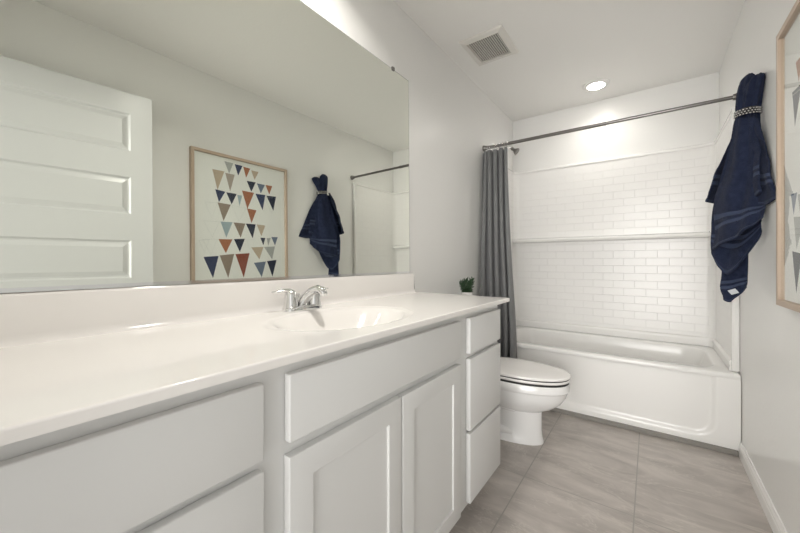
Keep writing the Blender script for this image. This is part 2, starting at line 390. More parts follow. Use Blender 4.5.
obj('face_frame', bm, M['cab'], van)
obj('toe_kick', bx(XF - 0.10, XF - 0.085, VY0 + 0.016, V1 - 0.016, 0.0, 0.10), M['cab'], van)
def slab(name, y0, y1, z0, z1): return obj(name, bx(XF + 0.001, XF + 0.021, y0, y1, z0, z1, bev=0.003, seg=3), M['cab'], van, smooth=30)
for y0, y1 in ((-0.05, 0.363), (1.262, 1.600)):
    for z0, z1 in ((0.118, 0.396), (0.408, 0.695), (0.715, 0.858)): slab('drawer_front', y0, y1, z0, z1)
slab('false_front', 0.419, 1.180, 0.722, 0.859)
def shaker(y0, y1, z0, z1):
    bm = NB(); x0, x1, s = XF + 0.001, XF + 0.021, 0.058
    def rect(a, x): return [(x, y0 + a, z0 + a), (x, y1 - a, z0 + a), (x, y1 - a, z1 - a), (x, y0 + a, z1 - a)]
    rings = [rect(0, x0), rect(0, x1 - 0.003), rect(0.0012, x1 - 0.0008), rect(0.004, x1), rect(s, x1), rect(s + 0.001, x1 - 0.0008), rect(s + 0.002, x1 - 0.006), rect(s + 0.003, x1 - 0.0065)]
    loft(bm, rings); return obj('door', bm, M['cab'], van, smooth=25)
shaker(0.419, 0.798, 0.118, 0.694); shaker(0.804, 1.180, 0.118, 0.694)

# countertop with the integral basin
CZ, CX1, CY1 = 0.9065, 0.5585, 1.669
BC, BA, BB = (0.310, 0.80), 0.172, 0.245       # basin centre, semi-axis in x and y
def ctop(x, y):
    r = math.hypot((x - BC[0]) / BA, (y - BC[1]) / BB)
    z = CZ
    if r < 1.0: z -= 0.125 * (1 - r ** 2.2) ** 1.35
    z -= 0.004 * ss((1.13 - r) / 0.13) if r < 1.13 else 0
    d = min(CX1 - x, CY1 - y, y - VY0 + 1)
    if d < 0.004: z -= 0.004 - math.sqrt(max(0, 0.004 ** 2 - (0.004 - d) ** 2))
    return z
xs = [0.002 + (CX1 - 0.006) * i / 88 for i in range(89)] + [CX1 - 0.0025, CX1 - 0.0012, CX1 - 0.0004, CX1]
ys = [VY0 + (CY1 - 0.004 - VY0) * i / 260 for i in range(261)] + [CY1 - 0.0025, CY1 - 0.0012, CY1 - 0.0004, CY1]
bm = NB(); T = [[bm.verts.new((x, y, ctop(x, y))) for y in ys] for x in xs]
B = [[bm.verts.new((x, y, min(ctop(x, y), CZ) - 0.016 if math.hypot((x - BC[0]) / BA, (y - BC[1]) / BB) < 1.13 else CZ - 0.018)) for y in ys] for x in xs]
nx, ny = len(xs), len(ys)
for i in range(nx - 1):
    for j in range(ny - 1):
        bm.faces.new((T[i][j], T[i + 1][j], T[i + 1][j + 1], T[i][j + 1])); bm.faces.new((B[i][j], B[i][j + 1], B[i + 1][j + 1], B[i + 1][j]))
for i in range(nx - 1):
    for j in (0, ny - 1): bm.faces.new((T[i][j], T[i + 1][j], B[i + 1][j], B[i][j]))
for j in range(ny - 1):
    for i in (0, nx - 1): bm.faces.new((T[i][j], T[i][j + 1], B[i][j + 1], B[i][j]))
ct = thing('vanity_countertop', 'glossy off-white moulded countertop with integral oval basin', 'countertop', (0.28, 0.8, CZ - 0.018))
obj('slab', bm, M['marble'], ct, smooth=50)
pr = [(0.002, CZ - 0.001), (0.042, CZ - 0.001), (0.030, CZ + 0.004), (0.024, CZ + 0.012), (0.022, CZ + 0.02), (0.020, 1.010), (0.018, 1.0155), (0.013, 1.018), (0.002, 1.018)]
bm = NB(); loft(bm, [[(x, y, z) for x, z in pr] for y in (VY0, 1.632)])
bmesh.ops.bevel(bm, geom=[e for e in bm.edges if all(v.co.y > 1.63 for v in e.verts)], offset=0.003, segments=2, affect='EDGES')
obj('backsplash', bm, M['marble'], ct, smooth=50)
bm = NB(); lathe(bm, (BC[0], BC[1], CZ - 0.1265), [(0.032, 0), (0.032, 0.004), (0.026, 0.006), (0.02, 0.003), (0.019, 0.006), (0, 0.008)])
obj('drain', bm, M['chrome'], ct, smooth=True, label='round chrome drain')

# ================================================================= FAUCET
fx, fy, fz = 0.072, 0.812, CZ
fa = thing('faucet', 'chrome two-handle centerset faucet behind the basin', 'faucet', (fx, fy, fz))
bm = NB()
def stad(w, l, z, n=10):
    out = []
    for c, a0 in ((l - w, 0), (-(l - w), PI)):
        for i in range(n + 1):
            a = a0 + PI * i / n; out.append((fx + w * math.cos(a), fy + c + w * math.sin(a), z))
    return out
loft(bm, [stad(0.029, 0.083, fz), stad(0.029, 0.083, fz + 0.008), stad(0.026, 0.080, fz + 0.014), stad(0.020, 0.074, fz + 0.017)])
obj('base_plate', bm, M['chrome'], fa, smooth=True)
for s in (-1, 1):
    c = (fx, fy + s * 0.052, fz + 0.013)
    bm = NB(); lathe(bm, c, [(0.026, 0), (0.025, 0.012), (0.0225, 0.040), (0.0215, 0.050), (0.014, 0.058), (0, 0.060)], n=24)
    hd = obj('handle', bm, M['chrome'], fa, smooth=True)
    bm = NB(); a = Vector((c[0], c[1], c[2] + 0.054)); d = Vector((-0.25 if s < 0 else 0.05, s * 0.97, 0))
    tube(bm, [a - d * 0.010, a + d * 0.005 + Vector((0, 0, 0.007)), a + d * 0.028 + Vector((0, 0, 0.008)), a + d * 0.05 + Vector((0, 0, 0.005)), a + d * 0.068 + Vector((0, 0, 0.004))],
         [(0.013, 0.007), (0.014, 0.008), (0.011, 0.006), (0.0095, 0.0045), (0.006, 0.0025)], n=14)
    obj('lever', bm, M['chrome'], hd, smooth='all')
bm = NB()
sp = [(0.0, 0.010), (0.012, 0.030), (0.036, 0.052), (0.066, 0.070), (0.096, 0.079), (0.118, 0.076), (0.126, 0.066), (0.128, 0.056)]
tube(bm, [(fx - 0.012 + a, fy, fz + b) for a, b in sp], [(0.025, 0.022), (0.023, 0.021), (0.020, 0.018), (0.018, 0.016), (0.017, 0.015), (0.0165, 0.014), (0.015, 0.014), (0.013, 0.013)], n=20)
obj('spout', bm, M['chrome'], fa, smooth='all')
bm = NB(); lathe(bm, (fx - 0.026, fy, fz + 0.014), [(0.003, 0), (0.003, 0.034), (0.006, 0.036), (0.006, 0.044), (0, 0.046)], n=12)
obj('lift_rod', bm, M['chrome'], fa, smooth=True)

# ================================================================= MIRROR
mi = thing('wall_mirror', 'large frameless wall mirror above the vanity backsplash', 'mirror', (0.004, 0.76, 1.02))
# the pane leans back a little: its foot stands on the backsplash, its top rests on the wall
def lean(z): return 0.0085 * (2.110 - z) / 1.088
def pane(x0, x1, y0, y1, z0, z1):
    bm = NB(); q = lambda x, y, z: (x + lean(z), y, z)
    return loft(bm, [[q(x0, y0, z), q(x1, y0, z), q(x1, y1, z), q(x0, y1, z)] for z in (z0, z1)])
obj('glass_edge', pane(0.001, 0.0066, Y0 + 0.01, 1.5947, 1.022, 2.110), M['medge'], mi)
obj('mirror_glass', pane(0.0067, 0.0072, Y0 + 0.012, 1.5927, 1.024, 2.108), M['mirror'], mi)
for y in (0.28, 1.45):
    obj('clip', bx(0.001, 0.012, y - 0.010, y + 0.010, 2.103, 2.122, bev=0.002), M['nickel'], mi)
obj('bottom_channel', bx(0.001, 0.0185, Y0 + 0.01, 1.5947, 1.0185, 1.0285), M['chrome'], mi, label='thin chrome channel')

# ================================================================= TOILET
to = thing('toilet', 'white two-piece toilet with closed lid between vanity and bathtub', 'toilet', (0.35, 2.15, 0))
cy = 2.15
def egg(x0, x1, hw, z, n=44, p=1.0, sq=2.0):
    # elongated bowl outline: squarer at the back (x0), pointed oval at the front (x1)
    out = []; cx = x0 + (x1 - x0) * 0.42
    for i in range(n):
        a = 2 * PI * i / n; c, s = math.cos(a), math.sin(a)
        if c >= 0: x = cx + (x1 - cx) * c
        else: x = cx + (cx - x0) * (-(abs(c) ** 0.72))
        k = abs(s) ** (0.92 if c >= 0 else 0.75)
        out.append((x, cy + hw * (k if s >= 0 else -k), z))
    return out
bm = NB()
loft(bm, [egg(0.14, 0.601, 0.110, 0.0), egg(0.14, 0.601, 0.110, 0.014), egg(0.15, 0.595, 0.103, 0.03), egg(0.16, 0.590, 0.098, 0.08), egg(0.17, 0.590, 0.098, 0.15),
          egg(0.17, 0.592, 0.099, 0.188), egg(0.17, 0.612, 0.114, 0.200), egg(0.175, 0.655, 0.140, 0.222), egg(0.18, 0.698, 0.162, 0.258), egg(0.185, 0.722, 0.172, 0.295), egg(0.19, 0.732, 0.1755, 0.325),
          egg(0.19, 0.735, 0.177, 0.334), egg(0.19, 0.741, 0.1805, 0.337), egg(0.19, 0.743, 0.181, 0.374), egg(0.195, 0.739, 0.177, 0.380), egg(0.21, 0.72, 0.158, 0.382)])
box(bm, 0.03, 0.26, cy - 0.12, cy + 0.12, 0.26, 0.378, bev=0.02, seg=3)
bowl = obj('bowl', bm, M['ceramic'], to, smooth=50)
for s in (-1, 1):   # trapway relief on either side and bolt cap
    bm = NB(); tube(bm, [(0.44, cy + s * 0.075, 0.055), (0.33, cy + s * 0.095, 0.07), (0.25, cy + s * 0.10, 0.13), (0.27, cy + s * 0.10, 0.20), (0.36, cy + s * 0.098, 0.225), (0.46, cy + s * 0.08, 0.2)], [0.02, 0.034, 0.038, 0.038, 0.034, 0.02], n=16)
    obj('trapway', bm, M['ceramic'], to, smooth='all')
    bm = NB(); lathe(bm, (0.33, cy + s * 0.118, 0.008), [(0.014, 0), (0.014, 0.018), (0.009, 0.026), (0, 0.028)], n=16)
    obj('bolt_cap', bm, M['seat'], to, smooth=True)
bm = NB(); loft(bm, [egg(0.23, 0.739, 0.175, 0.3805), egg(0.23, 0.739, 0.175, 0.3925)]); obj('seat_gap_shade', bm, M['gapdark'], to, label='dark strip standing in for the shaded gap under the seat')  # black strip drawn as the shade between bowl and seat
def padlid(x0, x1, hw, z0, z1, dome):
    bm = NB(); h = z1 - z0
    loft(bm, [egg(x0 + 0.006, x1 - 0.006, hw - 0.006, z0), egg(x0, x1, hw, z0 + 0.004), egg(x0, x1, hw, z1 - 0.006), egg(x0 + 0.002, x1 - 0.002, hw - 0.002, z1 - 0.002), egg(x0 + 0.008, x1 - 0.008, hw - 0.008, z1),
              egg(x0 + 0.05, x1 - 0.05, hw - 0.045, z1 + dome * 0.7), egg(x0 + 0.14, x1 - 0.15, hw - 0.11, z1 + dome)])
    return bm
obj('seat', padlid(0.225, 0.745, 0.180, 0.3920, 0.4095, 0.0), M['seat'], to, smooth=60)
bm = NB(); loft(bm, [egg(0.228, 0.7425, 0.1775, 0.408), egg(0.228, 0.7425, 0.1775, 0.4145)]); obj('lid_gap_shade', bm, M['gapdark'], to, label='dark strip standing in for the shaded gap under the lid')  # black strip drawn as the shade between seat and lid
obj('seat_lid', padlid(0.222, 0.748, 0.183, 0.413, 0.430, 0.006), M['seat'], to, smooth=60)
for s in (-1, 1): obj('hinge', bx(0.205, 0.245, cy + s * 0.075 - 0.018, cy + s * 0.075 + 0.018, 0.380, 0.418, bev=0.006), M['seat'], to, smooth=True)
bm = NB()
def rr(x0, x1, hw, r, z): return rrect(x0, x1, cy - hw, cy + hw, r, z, n=6)
loft(bm, [rr(0.035, 0.195, 0.18, 0.03, 0.375), rr(0.028, 0.205, 0.195, 0.035, 0.40), rr(0.022, 0.212, 0.215, 0.035, 0.765)])
obj('tank', bm, M['ceramic'], to, smooth=50)
bm = NB(); loft(bm, [rr(0.018, 0.218, 0.222, 0.035, 0.764), rr(0.014, 0.222, 0.227, 0.037, 0.770), rr(0.014, 0.222, 0.227, 0.037, 0.790), rr(0.020, 0.216, 0.220, 0.034, 0.799), rr(0.035, 0.2, 0.205, 0.028, 0.801)])
obj('tank_lid', bm, M['ceramic'], to, smooth=50)
bm = NB(); lathe(bm, (0.211, cy - 0.15, 0.70), [(0.013, 0), (0.013, 0.008), (0.009, 0.012), (0, 0.013)], n=16, ax='x')
tube(bm, [(0.222, cy - 0.155, 0.70), (0.226, cy - 0.12, 0.698), (0.226, cy - 0.085, 0.692)], [0.005, 0.006, 0.007], n=10)
obj('flush_lever', bm, M['chrome'], to, smooth=True, label='chrome flush lever')

# ================================================================= POTTED PLANT on the tank
px, py, pz = 0.105, 2.155, 0.8015
pl = thing('potted_succulent', 'small green succulent in white pot on the toilet tank', 'plant', (px, py, pz))
bm = NB(); lathe(bm, (px, py, pz), [(0.028, 0), (0.032, 0.003), (0.040, 0.068), (0.040, 0.074), (0.036, 0.074), (0.034, 0.062), (0, 0.062)], n=32)
obj('pot', bm, M['pot'], pl, smooth=40)
bm = NB(); lathe(bm, (px, py, pz + 0.0622), [(0.0335, 0), (0.033, 0.005), (0, 0.007)], n=24); obj('soil', bm, M['soil'], pl, smooth=True)
bm = NB(); rnd = random.Random(5)
for s in range(11):       # stems, each with whorls of thick pointed leaves
    a = 2 * PI * s / 11 + rnd.uniform(-.2, .2); rr_ = 0.014 + 0.022 * (s % 3) / 2; ln = rnd.uniform(0.06, 0.092)
    base = Vector((px + 0.6 * rr_ * math.cos(a), py + 0.6 * rr_ * math.sin(a), pz + 0.066)); top = base + Vector((rr_ * math.cos(a) * 0.9, rr_ * math.sin(a) * 0.9, ln))
    tube(bm, [base, (base + top) / 2, top], [0.003, 0.003, 0.002], n=6)
    k = 15
    for j in range(k):
        c = base.lerp(top, 0.1 + 0.9 * j / (k - 1)); b = a + j * 2.4; el = 0.05 + 1.3 * (j / k) ** 3
        d = Vector((math.cos(b) * math.cos(el), math.sin(b) * math.cos(el), math.sin(el))); L_ = 0.024 - 0.004 * j / k
        tube(bm, [c, c + d * L_ * 0.45 + Vector((0, 0, 0.001)), c + d * L_ * 0.8 + Vector((0, 0, 0.003)), c + d * L_ + Vector((0, 0, 0.005))], [(0.003, 0.002), (0.0068, 0.0034), (0.005, 0.0026), (0.0008, 0.0008)], n=6)
obj('foliage', bm, M['leaf'], pl, smooth='all')

# ================================================================= SHOWER ROD, CURTAIN, HEAD
RY, RZ = 2.690, 2.018
ro = thing('shower_curtain_rod', 'dark pewter curtain rod spanning above the front of the bathtub', 'curtain rod', (W / 2, RY, RZ))
bm = NB(); lathe(bm, (0.012, RY, RZ), [(0.0125, 0), (0.0125, 0.85)], n=20, ax='x'); obj('outer_tube', bm, M['nickel'], ro, smooth=True)
bm = NB(); lathe(bm, (0.862, RY, RZ), [(0.0135, 0), (0.0135, 0.012), (0.0108, 0.014), (0.0108, W - 0.862 - 0.012)], n=20, ax='x'); obj('inner_tube', bm, M['nickel'], ro, smooth=True)
for x, s in ((0.001, 1), (W - 0.001, -1)):
    bm = NB(); lathe(bm, (x, RY, RZ), [(0.024, 0), (0.024, s * 0.008), (0.018, s * 0.020), (0.0165, s * 0.03), (0.0128, s * 0.03)], n=24, ax='x'); obj('end_cap', bm, M['nickel'], ro, smooth=True)

cu = thing('shower_curtain', 'charcoal grey fabric shower curtain bunched at the left wall', 'curtain', (0.12, 2.64, 0.1))
bm = NB(); nu, nv = 260, 70; G = []; NF = 5.0; ZT, ZB = 1.972, 0.10
for j in range(nv + 1):
    t = j / nv; z = ZT + (ZB - ZT) * t; row = []
    xa = 0.010 - 0.002 * t; xb = 0.212 + 0.085 * ss(t * 1.15); yc = 2.652 - 0.054 * ss(t * 1.6)
    amp = 0.030 + 0.008 * ss(t * 2)
    for i in range(nu + 1):
        u = i / nu; ph = 2 * PI * NF * u + 0.8 * math.sin(3.1 * t + 5 * u)
        w = (1 + 0.35 * noise.noise(Vector((u * 7, 0.3, 0)))) * (0.85 + 0.3 * noise.noise(Vector((u * 5, t * 1.3, 4))))
        x = xa + (xb - xa) * u - 0.0075 * math.sin(2 * ph) + 0.006 * noise.noise(Vector((u * 9, t * 2.2, 1.7)))
        y = yc + amp * w * math.sin(ph) + 0.014 * noise.noise(Vector((u * 4, t * 2.5, 7.0))) * ss(t * 3)
        row.append(bm.verts.new((max(x, 0.004 + 0.012 * ss((0.12 - z) / 0.03)), min(y, YT - 0.009) if z < 0.50 else min(y, 2.690), z)))
    G.append(row)
for j in range(nv):
    for i in range(nu): bm.faces.new((G[j][i], G[j][i + 1], G[j + 1][i + 1], G[j + 1][i]))
c_o = obj('curtain_panel', bm, M['curtain'], cu, smooth='all')
md = c_o.modifiers.new('thickness', 'SOLIDIFY'); md.thickness = 0.0018
for k in range(9):
    x = 0.040 + 0.0205 * k
    bm = NB(); torus(bm, (x, RY, RZ - 0.006), 0.024, 0.0016, ax='x', n=28)
    lathe(bm, (x, RY, RZ + 0.021), [(0.0, -0.005), (0.004, -0.004), (0.005, 0), (0.004, 0.004), (0, 0.005)], n=10)
    lathe(bm, (x, RY - 0.008, RZ - 0.032), [(0.0, -0.006), (0.005, -0.004), (0.006, 0), (0.005, 0.004), (0, 0.006)], n=10)
    obj('curtain_hook', bm, M['chrome'], cu, smooth=True)

sh = thing('shower_fixture', 'small chrome shower head on the left wall above the curtain rod', 'shower head', (0.001, 3.03, 2.10))
bm = NB(); lathe(bm, (0.001, 3.03, 2.115), [(0.028, 0), (0.028, 0.003), (0.015, 0.010), (0.0105, 0.011)], n=24, ax='x'); obj('flange', bm, M['chrome'], sh, smooth=True)
bm = NB(); tube(bm, [(0.008, 3.03, 2.115), (0.05, 3.03, 2.117), (0.09, 3.03, 2.108), (0.125, 3.03, 2.082)], 0.0095, n=14); obj('arm', bm, M['chrome'], sh, smooth='all')
bm = NB(); ax_ = Vector((0.78, 0, -0.62)).normalized(); o0 = Vector((0.12, 3.03, 2.086))
tube(bm, [o0, o0 + ax_ * 0.010, o0 + ax_ * 0.02, o0 + ax_ * 0.03, o0 + ax_ * 0.055, o0 + ax_ * 0.062, o0 + ax_ * 0.063], [0.012, 0.015, 0.012, 0.014, 0.030, 0.031, 0.026], n=24)
obj('spray_head', bm, M['nickel'], sh, smooth=45)

# ================================================================= FRAMED PRINT
fr = thing('framed_print', 'framed print of coloured triangles in a pale wood frame on the right wall', 'picture', (W - 0.018, 1.4535, 0.925))
PY0, PY1, PZ0, PZ1 = 1.062, 1.845, 0.925, 1.916
X_ = lambda d: W - d
bm = NB(); fw, fd = 0.021, 0.034
def fring(a, d): return [(X_(d), PY0 + a, PZ0 + a), (X_(d), PY1 - a, PZ0 + a), (X_(d), PY1 - a, PZ1 - a), (X_(d), PY0 + a, PZ1 - a)]
RG = [fring(0, 0.002), fring(0, fd - 0.001), fring(0.001, fd), fring(fw - 0.001, fd), fring(fw, fd - 0.001), fring(fw, 0.002)]
VV = [[bm.verts.new(p_) for p_ in r] for r in RG]
for a in range(6):
    b = (a + 1) % 6
    for i in range(4): bm.faces.new((VV[a][i], VV[a][(i + 1) % 4], VV[b][(i + 1) % 4], VV[b][i]))
obj('frame', bm, M['wood'], fr)
TRIS = [('lgrey', [1.301, 1.846, 1.37, 1.845, 1.337, 1.758]), ('navy', [1.381, 1.841, 1.445, 1.842, 1.408, 1.757]), ('rust', [1.45, 1.837, 1.509, 1.834, 1.473, 1.752]), ('tan', [1.516, 1.822, 1.582, 1.822, 1.545, 1.75]), ('tan', [1.212, 1.767, 1.301, 1.767, 1.249, 1.617]), ('taupe2', [1.307, 1.758, 1.381, 1.758, 1.344, 1.622]), ('black', [1.478, 1.73, 1.555, 1.731, 1.516, 1.648]), ('slate', [1.565, 1.726, 1.638, 1.725, 1.6, 1.648]), ('rust', [1.643, 1.726, 1.707, 1.728, 1.677, 1.651]), ('navy', [1.232, 1.621, 1.307, 1.614, 1.259, 1.528]), ('black', [1.314, 1.611, 1.395, 1.611, 1.355, 1.524]), ('pale', [1.399, 1.605, 1.44, 1.605, 1.417, 1.519]), ('rust', [1.438, 1.645, 1.54, 1.643, 1.482, 1.505]), ('navy', [1.552, 1.638, 1.641, 1.641, 1.615, 1.51]), ('black', [1.651, 1.637, 1.742, 1.642, 1.715, 1.517]), ('taupe', [1.249, 1.525, 1.348, 1.521, 1.292, 1.39]), ('rust', [1.478, 1.509, 1.56, 1.503, 1.516, 1.395]), ('pale', [1.269, 1.384, 1.361, 1.388, 1.312, 1.266]), ('taupe', [1.368, 1.387, 1.464, 1.386, 1.424, 1.272]), ('black', [1.468, 1.387, 1.552, 1.387, 1.525, 1.271]), ('tan', [1.56, 1.388, 1.638, 1.385, 1.602, 1.293]), ('rust', [1.253, 1.252, 1.359, 1.255, 1.307, 1.148]), ('black', [1.37, 1.258, 1.459, 1.265, 1.417, 1.159]), ('black', [1.592, 1.281, 1.638, 1.281, 1.618, 1.219]), ('lgrey', [1.649, 1.28, 1.688, 1.284, 1.664, 1.216]), ('slate', [1.693, 1.292, 1.756, 1.295, 1.728, 1.221]), ('tan', [1.511, 1.199, 1.62, 1.205, 1.582, 1.102]), ('lgrey', [1.625, 1.205, 1.728, 1.214, 1.699, 1.102]), ('navy', [1.146, 1.118, 1.253, 1.126, 1.212, 0.963]), ('taupe', [1.261, 1.130, 1.372, 1.144, 1.324, 0.959]), ('rust2', [1.381, 1.142, 1.497, 1.152, 1.447, 0.958]), ('slate', [1.533, 1.074, 1.641, 1.085, 1.602, 0.955]), ('black', [1.651, 1.088, 1.742, 1.098, 1.701, 0.956]), ('line', [1.159, 1.516, 1.249, 1.525, 1.204, 1.403]), ('line', [1.146, 1.38, 1.263, 1.383, 1.208, 1.264]), ('line', [1.14, 1.246, 1.245, 1.251, 1.198, 1.133]), ('line', [1.355, 1.518, 1.473, 1.509, 1.411, 1.401]), ('line', [1.115, 1.237, 1.188, 1.244, 1.153, 1.149]), ('line', [1.473, 1.254, 1.545, 1.267, 1.516, 1.156]), ('line', [1.631, 1.62, 1.742, 1.632, 1.699, 1.491])]
bm = NB(); box(bm, X_(0.016), X_(0.004), PY0 + fw + 0.0005, PY1 - fw - 0.0005, PZ0 + fw + 0.0005, PZ1 - fw - 0.0005)
mats = [M['paper']]; ix = {}
for k, c in TRIS:
    key = 'tri_' + k
    if key not in ix: ix[key] = len(mats); mats.append(M[key])
    P = [Vector((c[i], c[i + 1] + 0.022)) for i in (0, 2, 4)]
    if k != 'line':
        f = bm.faces.new([bm.verts.new((X_(0.0163), q.x, q.y)) for q in P]); f.material_index = ix[key]
    else:               # pencil outline
        cen = (P[0] + P[1] + P[2]) / 3
        I = [q + (cen - q).normalized() * 0.0032 for q in P]
        for i in range(3):
            j = (i + 1) % 3
            f = bm.faces.new([bm.verts.new((X_(0.0163), q.x, q.y)) for q in (P[i], P[j], I[j], I[i])]); f.material_index = ix[key]
obj('print', bm, mats, fr)
obj('glass', bx(X_(0.026), X_(0.0235), PY0 + fw + 0.0005, PY1 - fw - 0.0005, PZ0 + fw + 0.0005, PZ1 - fw - 0.0005), M['glass'], fr)

# ================================================================= TOWEL on its hook
hk = thing('robe_hook', 'metal robe hook on the right wall, hidden behind the navy towel', 'hook', (W, 2.20, 1.88))
bm = NB(); lathe(bm, (W - 0.001, 2.20, 1.88), [(0.022, 0), (0.022, -0.004), (0.012, -0.008), (0.007, -0.009), (0.006, -0.03), (0, -0.031)], n=20, ax='x'); obj('back_plate', bm, M['nickel'], hk, smooth=True)
bm = NB(); tube(bm, [(W - 0.026, 2.20, 1.88), (W - 0.034, 2.20, 1.888), (W - 0.036, 2.20, 1.900)], [0.006, 0.005, 0.007], n=10); obj('peg', bm, M['nickel'], hk, smooth='all')

def cr(p0, p1, p2, p3, t):
    return 0.5 * ((2 * p1) + (-p0 + p2) * t + (2 * p0 - 5 * p1 + 4 * p2 - p3) * t * t + (-p0 + 3 * p1 - 3 * p2 + p3) * t ** 3)
def samp(L, t):
    n = len(L) - 1; s = min(t * n, n - 1e-6); i = int(s); f = s - i
    g = lambda k: L[k] if 0 <= k <= n else (2 * L[0] - L[1] if k < 0 else 2 * L[n] - L[n - 1])
    return cr(g(i - 1), g(i), g(i + 1), g(i + 2), f)
def patch(bm, ctrl, nu, nv, amp, fold, seed, thick=0.007):
    C_ = [[Vector((p_[0] + 0.008, p_[1] + 0.065, p_[2] + 0.03 * (p_[2] - 1.0857))) for p_ in r] for r in ctrl]; uvl = bm.loops.layers.uv.verify()
    P = [[samp([samp(r, i / nu) for r in C_], j / nv) for i in range(nu + 1)] for j in range(nv + 1)]
    Nn = [[None] * (nu + 1) for _ in range(nv + 1)]
    for j in range(nv + 1):
        for i in range(nu + 1):
            a = P[j][min(i + 1, nu)] - P[j][max(i - 1, 0)]; b = P[min(j + 1, nv)][i] - P[max(j - 1, 0)][i]
            n = a.cross(b); Nn[j][i] = n.normalized() if n.length > 1e-9 else Vector((0, -1, 0))
    S = []
    for sgn in (1, -1):
        R = []
        for j in range(nv + 1):
            row = []
            for i in range(nu + 1):
                u, t = i / nu, j / nv
                d = amp * math.sin(2 * PI * fold * u + seed + 1.2 * t) * (0.35 + 0.65 * t) * (1 - 0.35 * ss(t * 1.2 - 0.2)) + 0.016 * noise.noise(Vector((u * 2.5 + seed, t * 3.5, seed))) * ss(t * 2)
                d += 0.0015 * noise.noise(P[j][i] * 110) + 0.006 * noise.noise(P[j][i] * 14 + Vector((seed, 0, 0))) * ss(t * 2) + 0.010 * noise.noise(Vector((P[j][i].x * 12 + P[j][i].y * 12, P[j][i].z * 5, seed))) * ss(t * 2.5)
                e = min(u, 1 - u) * nu * 0.5; e2 = (1 - t) * nv * 0.5
                th = thick * math.sqrt(max(0.06, 1 - (1 - min(1, e)) ** 2)) * math.sqrt(max(0.06, 1 - (1 - min(1, e2)) ** 2))
                hem = 0.0025 * ss((t - 0.955) / 0.02)
                q = P[j][i] + Nn[j][i] * (d + sgn * (th / 2 + hem)); q.x = min(q.x, W - 0.003)
                row.append(bm.verts.new(q))
            R.append(row)
        S.append(R)
    def quad(vs, uvs):
        f = bm.faces.new(vs)
        for lp, w in zip(f.loops, uvs): lp[uvl].uv = w
    for k, R in enumerate(S):
        for j in range(nv):
            for i in range(nu):
                quad((R[j][i], R[j][i + 1], R[j + 1][i + 1], R[j + 1][i]), ((i / nu, j / nv), ((i + 1) / nu, j / nv), ((i + 1) / nu, (j + 1) / nv), (i / nu, (j + 1) / nv)))
    A_, B_ = S
    for i in range(nu):
        for j in (0, nv): quad((A_[j][i], A_[j][i + 1], B_[j][i + 1], B_[j][i]), [(0, j / nv)] * 4)
    for j in range(nv):
        for i in (0, nu): quad((A_[j][i], A_[j + 1][i], B_[j + 1][i], B_[j][i]), [(0, j / nv)] * 4)
PA = [[(1.432, 2.16, 1.737), (1.45, 2.13, 1.722), (1.474, 2.12, 1.713), (1.497, 2.13, 1.711)], [(1.417, 2.19, 1.649), (1.444, 2.12, 1.626), (1.473, 2.09, 1.611), (1.501, 2.09, 1.605)], [(1.39, 2.21, 1.52), (1.431, 2.11, 1.494), (1.47, 2.08, 1.482), (1.506, 2.06, 1.463)], [(1.361, 2.24, 1.385), (1.414, 2.12, 1.365), (1.462, 2.07, 1.352), (1.504, 2.03, 1.342)], [(1.353, 2.25, 1.239), (1.405, 2.12, 1.262), (1.456, 2.06, 1.284), (1.500, 2.03, 1.308)], [(1.350, 2.26, 1.141), (1.394, 2.11, 1.179), (1.444, 2.05, 1.219), (1.495, 2.03, 1.267)]]
PBk = [[(1.441, 2.2, 1.739), (1.461, 2.2, 1.734), (1.476, 2.19, 1.727), (1.487, 2.18, 1.721), (1.498, 2.17, 1.715)], [(1.368, 2.28, 1.388), (1.405, 2.26, 1.381), (1.451, 2.22, 1.371), (1.484, 2.18, 1.361), (1.514, 2.14, 1.352)], [(1.358, 2.29, 1.231), (1.403, 2.27, 1.228), (1.446, 2.23, 1.223), (1.479, 2.19, 1.218), (1.511, 2.14, 1.257)], [(1.357, 2.28, 1.121), (1.383, 2.25, 1.053), (1.406, 2.21, 1.025), (1.458, 2.18, 1.078), (1.508, 2.14, 1.213)]]
PC = [[(1.447, 2.24, 1.741), (1.468, 2.24, 1.736), (1.482, 2.23, 1.73), (1.499, 2.23, 1.726)], [(1.399, 2.3, 1.289), (1.434, 2.29, 1.286), (1.465, 2.27, 1.281), (1.489, 2.25, 1.278)], [(1.396, 2.3, 1.082), (1.428, 2.27, 1.082), (1.461, 2.26, 1.082), (1.486, 2.25, 1.082)], [(1.392, 2.3, 0.968), (1.423, 2.26, 0.976), (1.456, 2.25, 0.988), (1.484, 2.25, 0.998)], [(1.402, 2.29, 0.895), (1.419, 2.26, 0.89), (1.456, 2.25, 0.926), (1.482, 2.25, 0.961)]]
PD = [[(1.438, 2.22, 1.756), (1.459, 2.25, 1.761), (1.482, 2.27, 1.762)], [(1.414, 2.25, 1.666), (1.454, 2.31, 1.675), (1.494, 2.32, 1.67)], [(1.375, 2.28, 1.525), (1.428, 2.35, 1.532), (1.488, 2.37, 1.527)], [(1.333, 2.3, 1.385), (1.394, 2.38, 1.379), (1.471, 2.4, 1.384)]]
PE = [[(1.461, 2.18, 1.736), (1.479, 2.13, 1.715), (1.495, 2.12, 1.708)], [(1.465, 2.14, 1.624), (1.487, 2.07, 1.603), (1.503, 2.04, 1.588)], [(1.474, 2.12, 1.477), (1.497, 2.02, 1.457), (1.511, 1.975, 1.45)], [(1.483, 2.1, 1.324), (1.499, 1.99, 1.318), (1.514, 1.915, 1.330)]]
bm = NB()
patch(bm, PA, 48, 110, 0.013, 2.3, 0.4)
patch(bm, PBk, 44, 90, 0.010, 1.8, 1.4)
patch(bm, PC, 30, 90, 0.008, 1.5, 2.4)
patch(bm, PD, 34, 70, 0.006, 1.5, 3.4)
